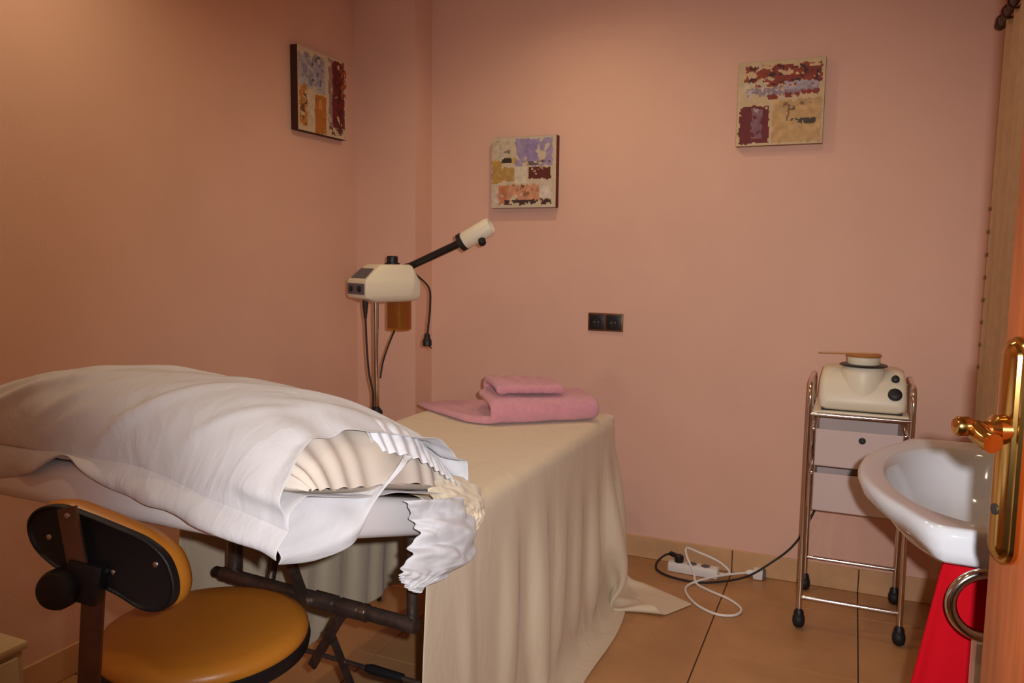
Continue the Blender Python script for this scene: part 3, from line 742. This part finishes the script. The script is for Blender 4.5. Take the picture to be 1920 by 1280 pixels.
MB().box((TX0+.010, TY0+.013, .778), (TX1-.010, TY1-.013, .797), .004).build('shelf', CREAMP, tr)
for zc0, zc1, hole in ((.598, .732, True), (.435, .573, False)):
    x0, x1, y0, y1 = TX0+.022, TX1-.022, TY0+.012, TY1-.02
    m = MB()
    m.box((x0, y0, zc0), (x1, y0+.004, zc1), .0015).box((x0, y1-.004, zc0), (x1, y1, zc1), .0015).box((x0, y0, zc0), (x0+.004, y1, zc1), .0015).box((x1-.004, y0, zc0), (x1, y1, zc1), .0015).box((x0, y0, zc0), (x1, y1, zc0+.004), .0015)
    d = m.build('drawer', DRAWM, tr, smooth=False)
    if hole: MB().lathe([(.0115, 0), (.0115, .002), (.009, .003), (.008, .001)], 18, ((x0+x1)/2+.012, y0, zc1-.030), (0, -1, 0)).build('finger_hole', DARKM, d)
    MB().box((x0-.016, y0+.02, zc1-.012), (x0-.0005, y1-.01, zc1-.003), .001).build('drawer_rail', CHROME, tr)
    MB().box((x1+.0005, y0+.02, zc1-.012), (x1+.016, y1-.01, zc1-.003), .001).build('drawer_rail', CHROME, tr)
for (x, y, z, rx, rz) in ((-.055, 3.05, .442, .028, .05), (.02, 3.06, .442, .03, .045)):
    b = MB().lathe([(rx*.9, 0), (rx, .004), (rx, rz*.8), (rx*.9, rz), (rx*.3, rz+.002)], 20, (x, y, z-.0025)).build('cosmetic_jar', GREYP)
    tag(b, 'small grey jar in the lower drawer, '+('by the trolley\'s left side' if x < 0 else 'towards its middle'), 'jar', 'jars in the lower drawer')

# ------------------------------------------------------------------ wax heater on the trolley
wx = thing('wax_heater', 'cream wax heater with round pot and two black knobs on the trolley', 'wax heater', (.045, 3.08, .797))
ho = Vector((.045, 3.08, 0)); hu = Vector((1, 0, 0)); hv = Vector((0, 1, 0))
loft([rrect(-.128, .128, -.105, .105, .02, .803), rrect(-.140, .140, -.115, .115, .028, .812), rrect(-.143, .143, -.117, .117, .03, .84), rrect(-.140, .140, -.085, .115, .03, .90),
      rrect(-.134, .134, -.045, .112, .03, .932), rrect(-.120, .120, -.03, .10, .03, .942)]).build('body', CREAMP, wx, ang=45)
MB().box((-.085, 2.98, .797), (.175, 3.18, .8035), .002).build('base_foot', BLACKP, wx)
MB().lathe([(.072, .0), (.074, .05), (.072, .10), (.066, .118), (.063, .120)], 40, (.045, 3.045, .835)).build('pot_well', CREAMP, wx)
MB().lathe([(.060, 0), (.078, .001), (.080, .004), (.076, .007), (.058, .008)], 40, (.045, 3.045, .954)).build('pot_rim', DARKM, wx)
MB().lathe([(.052, 0), (.054, .004), (.054, .026), (.048, .028)], 36, (.045, 3.045, .961)).build('wax_pot', CREAMP, wx)
MB().lathe([(.048, 0), (.057, .001), (.058, .005), (.055, .008), (.03, .010), (.002, .0105)], 36, (.045, 3.045, .9885)).build('pot_lid', mat('amber_wax', rgb(176, 112, 48), .35), wx)
for z, y, r in ((.918, 3.005, .011), (.868, 2.975, .019)):
    MB().lathe([(r*1.2, -.006), (r*1.2, .004), (r, .006), (r*.9, .016), (r*.5, .018)], 20, (.148, y+.003, z), (0, -.88, .47)).build('knob', BLACKP, wx)
MB().tube([(-.10, 3.02, .998), (.03, 3.035, 1.0005), (.10, 3.05, 1.001)], .0028, 6).build('spatula', mat('pale_wood', rgb(206, 160, 110), .6), wx)

# appliance cord: from the heater, behind the trolley, down to the power strip
tag(MB().tube(spline([(.045, 3.20, .83), (.03, 3.335, .76), (-.02, 3.345, .52), (-.095, 3.342, .33), (-.165, 3.336, .175), (-.26, 3.325, .075), (-.36, 3.26, .02), (-.50, 3.18, .006), (-.62, 3.175, .006), (-.70, 3.22, .006), (-.722, 3.275, .014), (-.70, 3.308, .040), (-.665, 3.315, .058)], 10), .0048, 8).build('appliance_cord', CORD), 'dark cord curving down from the trolley to the power strip', 'cord')
ps = thing('power_strip', 'white power strip lying on the floor against the skirting', 'power strip', (-.56, 3.265, 0))
pm = Matrix.Translation((-.562, 3.268, 0)) @ Matrix.Rotation(R(-2), 4, 'Z')
def pbox(a, b, bev, nm, m, par):
    q = MB().box(a, b, bev); q.v = [tuple(pm @ Vector(p)) for p in q.v]; return q.build(nm, m, par)
pb = pbox((-.105, -.026, .001), (.105, .026, .042), .006, 'body', WHITEP, ps)
for k in range(3):
    q = MB().lathe([(.019, 0), (.019, .0012), (.017, .0014), (.016, .0004), (.001, .0004)], 20, pm @ Vector((-.062+k*.056, 0, .042))).build('outlet', GREYP if k else BLACKP, ps)
pbox((.082, -.010, .042), (.098, .010, .046), .002, 'switch', WHITEP, ps)
tag(MB().lathe([(.018, 0), (.019, .006), (.019, .022), (.013, .028)], 20, pm @ Vector((-.062, 0, .0434))).tube([pm @ Vector((-.062, 0, .062)), pm @ Vector((-.105, .03, .060))], .0105, 10).build('black_plug', BLACKP), 'black plug pushed into the left end of the power strip', 'plug')
tag(MB().tube(spline([(-.455, 3.268, .02), (-.43, 3.285, .014), (-.42, 3.31, .02), (-.47, 3.325, .05), (-.56, 3.32, .080), (-.60, 3.30, .095), (-.588, 3.255, .072), (-.552, 3.215, .03), (-.53, 3.16, .006), (-.47, 3.11, .0055), (-.385, 3.06, .0055), (-.33, 2.99, .0055), (-.345, 2.925, .0055), (-.41, 2.905, .0055), (-.49, 2.955, .0055), (-.55, 3.05, .0055), (-.555, 3.13, .0055), (-.50, 3.20, .014), (-.42, 3.27, .020), (-.345, 3.318, .024)], 10), .0048, 8).build('white_cord', WHITEP), 'white cord looped on the floor tiles in front of the power strip', 'cord')
wp = thing('corner_plug', 'small white plug at the foot of the back wall skirting', 'plug', (-.31, 3.33, 0))
MB().box((-.325, 3.306, .002), (-.285, 3.350, .045), .006).build('body', WHITEP, wp)
MB().lathe([(.010, 0), (.013, .004), (.013, .02), (.006, .034)], 14, (-.322, 3.325, .024), (-1, -.25, 0)).build('strain_relief', WHITEP, wp)
MB().box((-.288, 3.312, .006), (-.276, 3.346, .041), .003).build('face', GREYP, wp)

# ------------------------------------------------------------------ washbasin
wb = thing('washbasin', 'white ceramic washbasin with bowed front on the right wall', 'washbasin', (.3, 1.75, .72))
def closed(ctl, n):
    P = [Vector((x, y, 0)) for x, y in ctl]; P = P[-2:]+P+P[:3]
    s = spline(P, 10)[20:-20]; s = s[:-1]
    L = [0]
    for i in range(len(s)): L.append(L[-1]+(s[(i+1) % len(s)]-s[i]).length)
    out = []
    for k in range(n):
        d = L[-1]*k/n; i = max(j for j in range(len(L)) if L[j] <= d+1e-9); i = min(i, len(s)-1)
        out.append(s[i].lerp(s[(i+1) % len(s)], (d-L[i])/max(1e-9, L[i+1]-L[i])))
    return out
XW = XR-.004
ol = closed([(XW, 1.405), (XW, 1.60), (XW, 1.75), (XW, 1.90), (XW, 2.095), (XW-.004, 2.105), (.38, 2.11), (.25, 2.11), (.165, 2.107), (.138, 2.095), (.118, 2.05), (.075, 1.97), (.040, 1.87), (.027, 1.76), (.032, 1.66), (.058, 1.56), (.092, 1.48), (.118, 1.425), (.140, 1.398), (.168, 1.392), (.25, 1.390), (.38, 1.390), (XW-.004, 1.395)], 120)
ctr = Vector((.29, 1.75, 0))
def ring(fx, fy, z, c=ctr, keep=True):
    out = []
    for p in ol:
        q = Vector((c.x+(p.x-c.x)*fx, c.y+(p.y-c.y)*fy, z))
        if p.x > .44: q.x = p.x
        wq = max(0, min(1, (.150-p.x)/.06))
        if p.x < .15: q.x += wq*max(0, .875-z)*1.1; q.y += (1.75-p.y)*wq*max(0, .875-z)*.9
        q.x = min(q.x, XW)
        out.append(q)
    return out
def bowl(f, z):
    out = []
    bcx = Vector((.235, 1.75, 0))
    for p in ol:
        a = math.atan2((p.y-bcx.y)/.28, (p.x-bcx.x)/.155)
        out.append(Vector((bcx.x+.155*f*math.cos(a), bcx.y+.285*f*math.sin(a), z)))
    return out
def under(k):
    """rings from the bottom of the basin to the under edge of the rim; ends keep the rim's height"""
    out = []
    for p in ol:
        d = p-ctr
        f = .30+.54*(k**.55)
        out.append(Vector((ctr.x+d.x*f if p.x < .44 else p.x, ctr.y+d.y*(.26+.50*k**.7), .748+.092*k**1.4)))
    return out
rows = [under(k) for k in (0, .05, .15, .3, .5, .7, .85, .95, 1)]
rows += [ring(.975, .975, .841), ring(1, 1, .848), ring(1.004, 1.004, .865), ring(1.0, 1.0, .888), ring(.985, .988, .898), ring(.965, .972, .901), ring(.93, .94, .899)]
rows += [bowl(1.05, .896), bowl(1.0, .892), bowl(.96, .880), bowl(.90, .85), bowl(.80, .815), bowl(.62, .785), bowl(.35, .770), bowl(.08, .766)]
m = MB().grid(rows, wrap=True); L = len(m.v); m.f.append(tuple(range(120))); m.f.append(tuple(range(L-120, L)))
m.build('basin', CERAM, wb, ang=80)
MB().lathe([(.004, 0), (.022, .0005), (.024, .003), (.020, .0045), (.014, .003)], 24, (.235, 1.75, .768)).build('drain', CHROME, wb)
tp = MB().lathe([(.026, 0), (.026, .01), (.021, .014), (.021, .10), (.018, .108)], 24, (.425, 1.75, .899)).tube(spline([(.425, 1.75, .975), (.38, 1.75, .992), (.33, 1.75, .985), (.315, 1.75, .968)], 6), .011, 12).build('tap', CHROME, wb)
MB().box((.395, 1.742, 1.008), (.445, 1.758, 1.018), .004).build('tap_lever', CHROME, tp)
MB().lathe([(.085, 0), (.085, .05), (.070, .10), (.066, .60), (.08, .70), (.09, .722)], 36, (.375, 1.75, .001)).build('pedestal', CERAM, wb)
# red fabric skirt below the basin
sk_p = spline([(.450, 1.45, 0), (.36, 1.442, 0), (.27, 1.440, 0), (.185, 1.442, 0), (.160, 1.462, 0), (.180, 1.56, 0), (.22, 1.70, 0), (.25, 1.83, 0), (.27, 1.93, 0), (.32, 1.99, 0), (.450, 2.0, 0)], 16)
rows = []
for zi in range(31):
    q = zi/30; row = []
    for i, p in enumerate(sk_p):
        d = Vector((p.x-.33, p.y-1.75, 0)); L_ = d.length; f = 1+.16*q
        if p.x > .42: f = 1
        w_ = (.002+.007*q)*math.sin(i*.42+1.2*nz(i*.05, q))*(0 if p.x > .43 else 1)
        x = .33+d.x*(1+.75*q if d.x < 0 else 1); y = 1.75+d.y*(1+.03*q)
        zt = .735+.098*max(0, min(1, (abs(p.y-1.75)-.25)/.05)); z = zt-(zt-.007)*q
        # the top follows the underside of the bowl
        row.append(Vector((min(XR-.014, x)+d.x/L_*w_, y+d.y/L_*w_, z - (0 if q > 0 else 0))))
    rows.append(row)
tag(MB().grid(rows).build('sink_skirt', REDF, ang=180, solid=.002), 'red fabric skirt hanging below the white washbasin', 'skirt')
# chrome towel ring with its bracket, in front of the skirt
rg = thing('towel_ring', 'round chrome ring below the near corner of the washbasin', 'towel ring', (.214, 1.362, .745))
rc = Vector((.214, 1.362, .797))
pts = [rc+Vector((.051*math.cos(a), .010*math.cos(a), .051*math.sin(a))) for a in [2*math.pi*k/48 for k in range(49)]]
MB().tube(pts, .0085, 12, cap=False).build('ring', CHROME, rg)
MB().tube([rc+Vector((.02, .003, .046)), rc+Vector((.02, .045, .048))], .007, 10).build('hanger', CHROME, rg)
tb_ = MB().box((.204, 1.378, .0), (.40, 1.426, .728), .006).build('slim_panel', WHITEP)
tag(tb_, 'slim white panel standing below the chrome ring beside the door', 'panel')

# ------------------------------------------------------------------ curtain by the right wall
cu = thing('curtain', 'beige curtain with dotted edge hanging in the far right corner', 'curtain', (.41, 2.7, .55))
rows = []
NY = 90
for zi in range(41):
    q = zi/40; z = 2.10-1.53*q; row = []
    for i in range(NY+1):
        y = 3.125-.95*i/NY+.006*math.sin(q*3)
        x = .415+.016*math.sin(i*.55+.5*math.sin(q*2.0))*(.5+.5*q)+.006*nz(i*.2, q*2)
        row.append((x, y-.008*q*math.sin(i*.3), z))
    rows.append(row)
MB().grid(rows).build('cloth', CURTM, cu, ang=180, solid=.002)
for k in range(8):
    z = 1.50-k*.075
    MB().lathe([(.002, -.002), (.007, -.002), (.007, .002), (.002, .002)], 10, (.397, 3.045, z), (-1, 0, 0)).build('edge_dot', CURTD, cu)
rd = thing('curtain_rod', 'dark wooden curtain rod with rings on the right wall', 'curtain rod', (.41, 2.6, 2.07))
MB().tube([(.405, 1.95, 2.118), (.405, 3.17, 2.118)], .013, 14).lathe([(.013, 0), (.017, .003), (.017, .010), (.003, .014)], 18, (.405, 3.17, 2.118), (0, 1, 0)).build('rod', RODM, rd)
for y in (2.0, 3.14):
    MB().box((.40, y-.01, 2.105), (XR-.001, y+.01, 2.132), .003).build('bracket', RODM, rd)
for k in range(9):
    y = 2.22+k*.11
    MB().tube([Vector((.405+.021*math.cos(a), y, 2.112+.021*math.sin(a))) for a in [2*math.pi*j/18 for j in range(19)]], .0035, 6, cap=False).build('rod_ring', RODM, rd)

# ------------------------------------------------------------------ open door with brass handle
dd = Vector((.365, -.931, 0)).normalized(); dn = Vector((-.931, -.365, 0)).normalized(); de = Vector((.153, .990, 0))
dr_o = thing('door_1', 'varnished brown wooden door standing open at the right', 'door', de+dd*.375); dr_o['kind'] = 'structure'
del dr_o['category']
def DB(s0, s1, n0, n1, z0, z1, bev=.003):
    q = MB().box((s0, n0, z0), (s1, n1, z1), bev); q.v = [tuple(de+dd*p[0]+dn*p[1]+Vector((0, 0, p[2]))) for p in q.v]; return q
DB(0, .80, -.040, -.004, .008, 2.04).build('door_leaf', DOORM, dr_o)
for s0, s1, z0, z1 in ((0, .105, .008, 2.04), (.695, .80, .008, 2.04), (.105, .695, 1.92, 2.04), (.105, .695, .008, .20), (.105, .695, .86, .98)):
    DB(s0, s1, -.006, 0, z0, z1, .002).build('door_stile', DOORM, dr_o)
for z0, z1 in ((.225, .835), (1.005, 1.895)):
    DB(.130, .670, -.008, .002, z0, z1, .004).build('door_panel', DOORM, dr_o)
hd = thing('door_handle', 'polished brass lever handle on a long plate on the wooden door', 'door handle', de+dd*.045+Vector((0, 0, 1.12)))
def plate_rows(s, w, z0, z1, layers):
    rows = []
    for k, off in layers:
        row = []
        hw = w/2*k; za, zb = z0+(w/2)*(1-k), z1-(w/2)*(1-k)
        for a in range(0, 181, 15): row.append(de+dd*(s+hw*math.cos(R(a)))+dn*off+Vector((0, 0, zb-hw+hw*math.sin(R(a)))))
        for a in range(180, 361, 15): row.append(de+dd*(s+hw*math.cos(R(a)))+dn*off+Vector((0, 0, za+hw+hw*math.sin(R(a)))))
        rows.append(row)
    q = MB().grid(rows, wrap=True); n = len(rows[0]); L = len(q.v); q.f.append(tuple(range(n))[::-1]); q.f.append(tuple(range(L-n, L))); return q
plate_rows(.030, .044, 1.0, 1.245, [(1, 0.0005), (1, .005), (.88, .008), (.75, .0085), (.66, .012), (.40, .0145), (.1, .015)]).build('back_plate', BRASS, hd, ang=30)
def HD(s, n, z): return de+dd*s+dn*n+Vector((0, 0, z))
zh = 1.146
MB().lathe([(.0155, .010), (.016, .022), (.012, .025), (.009, .028), (.009, .046)], 24, HD(.030, 0, zh), dn).build('neck', BRASS, hd)
MB().tube(spline([HD(.026, .041, zh), HD(.034, .042, zh-.001), HD(.044, .042, zh-.004), HD(.054, .041, zh-.007), HD(.062, .040, zh-.008)], 8), .0105, 16, rr=None).build('lever', BRASS, hd)
MB().lathe([(.008, .044), (.0085, .048), (.0105, .050), (.0105, .060), (.008, .063), (.002, .064)], 20, HD(.030, 0, zh+.003), dn).build('lever_boss', BRASS, hd)
for z in (1.018, 1.228):
    MB().lathe([(.004, .008), (.004, .0105), (.0015, .012)], 10, HD(.030, 0, z), dn).build('screw', SCREWM, hd)
MB().lathe([(.006, .013), (.006, .0165), (.002, .0165)], 14, HD(.030, 0, 1.06), dn).build('keyhole', DARKM, hd)
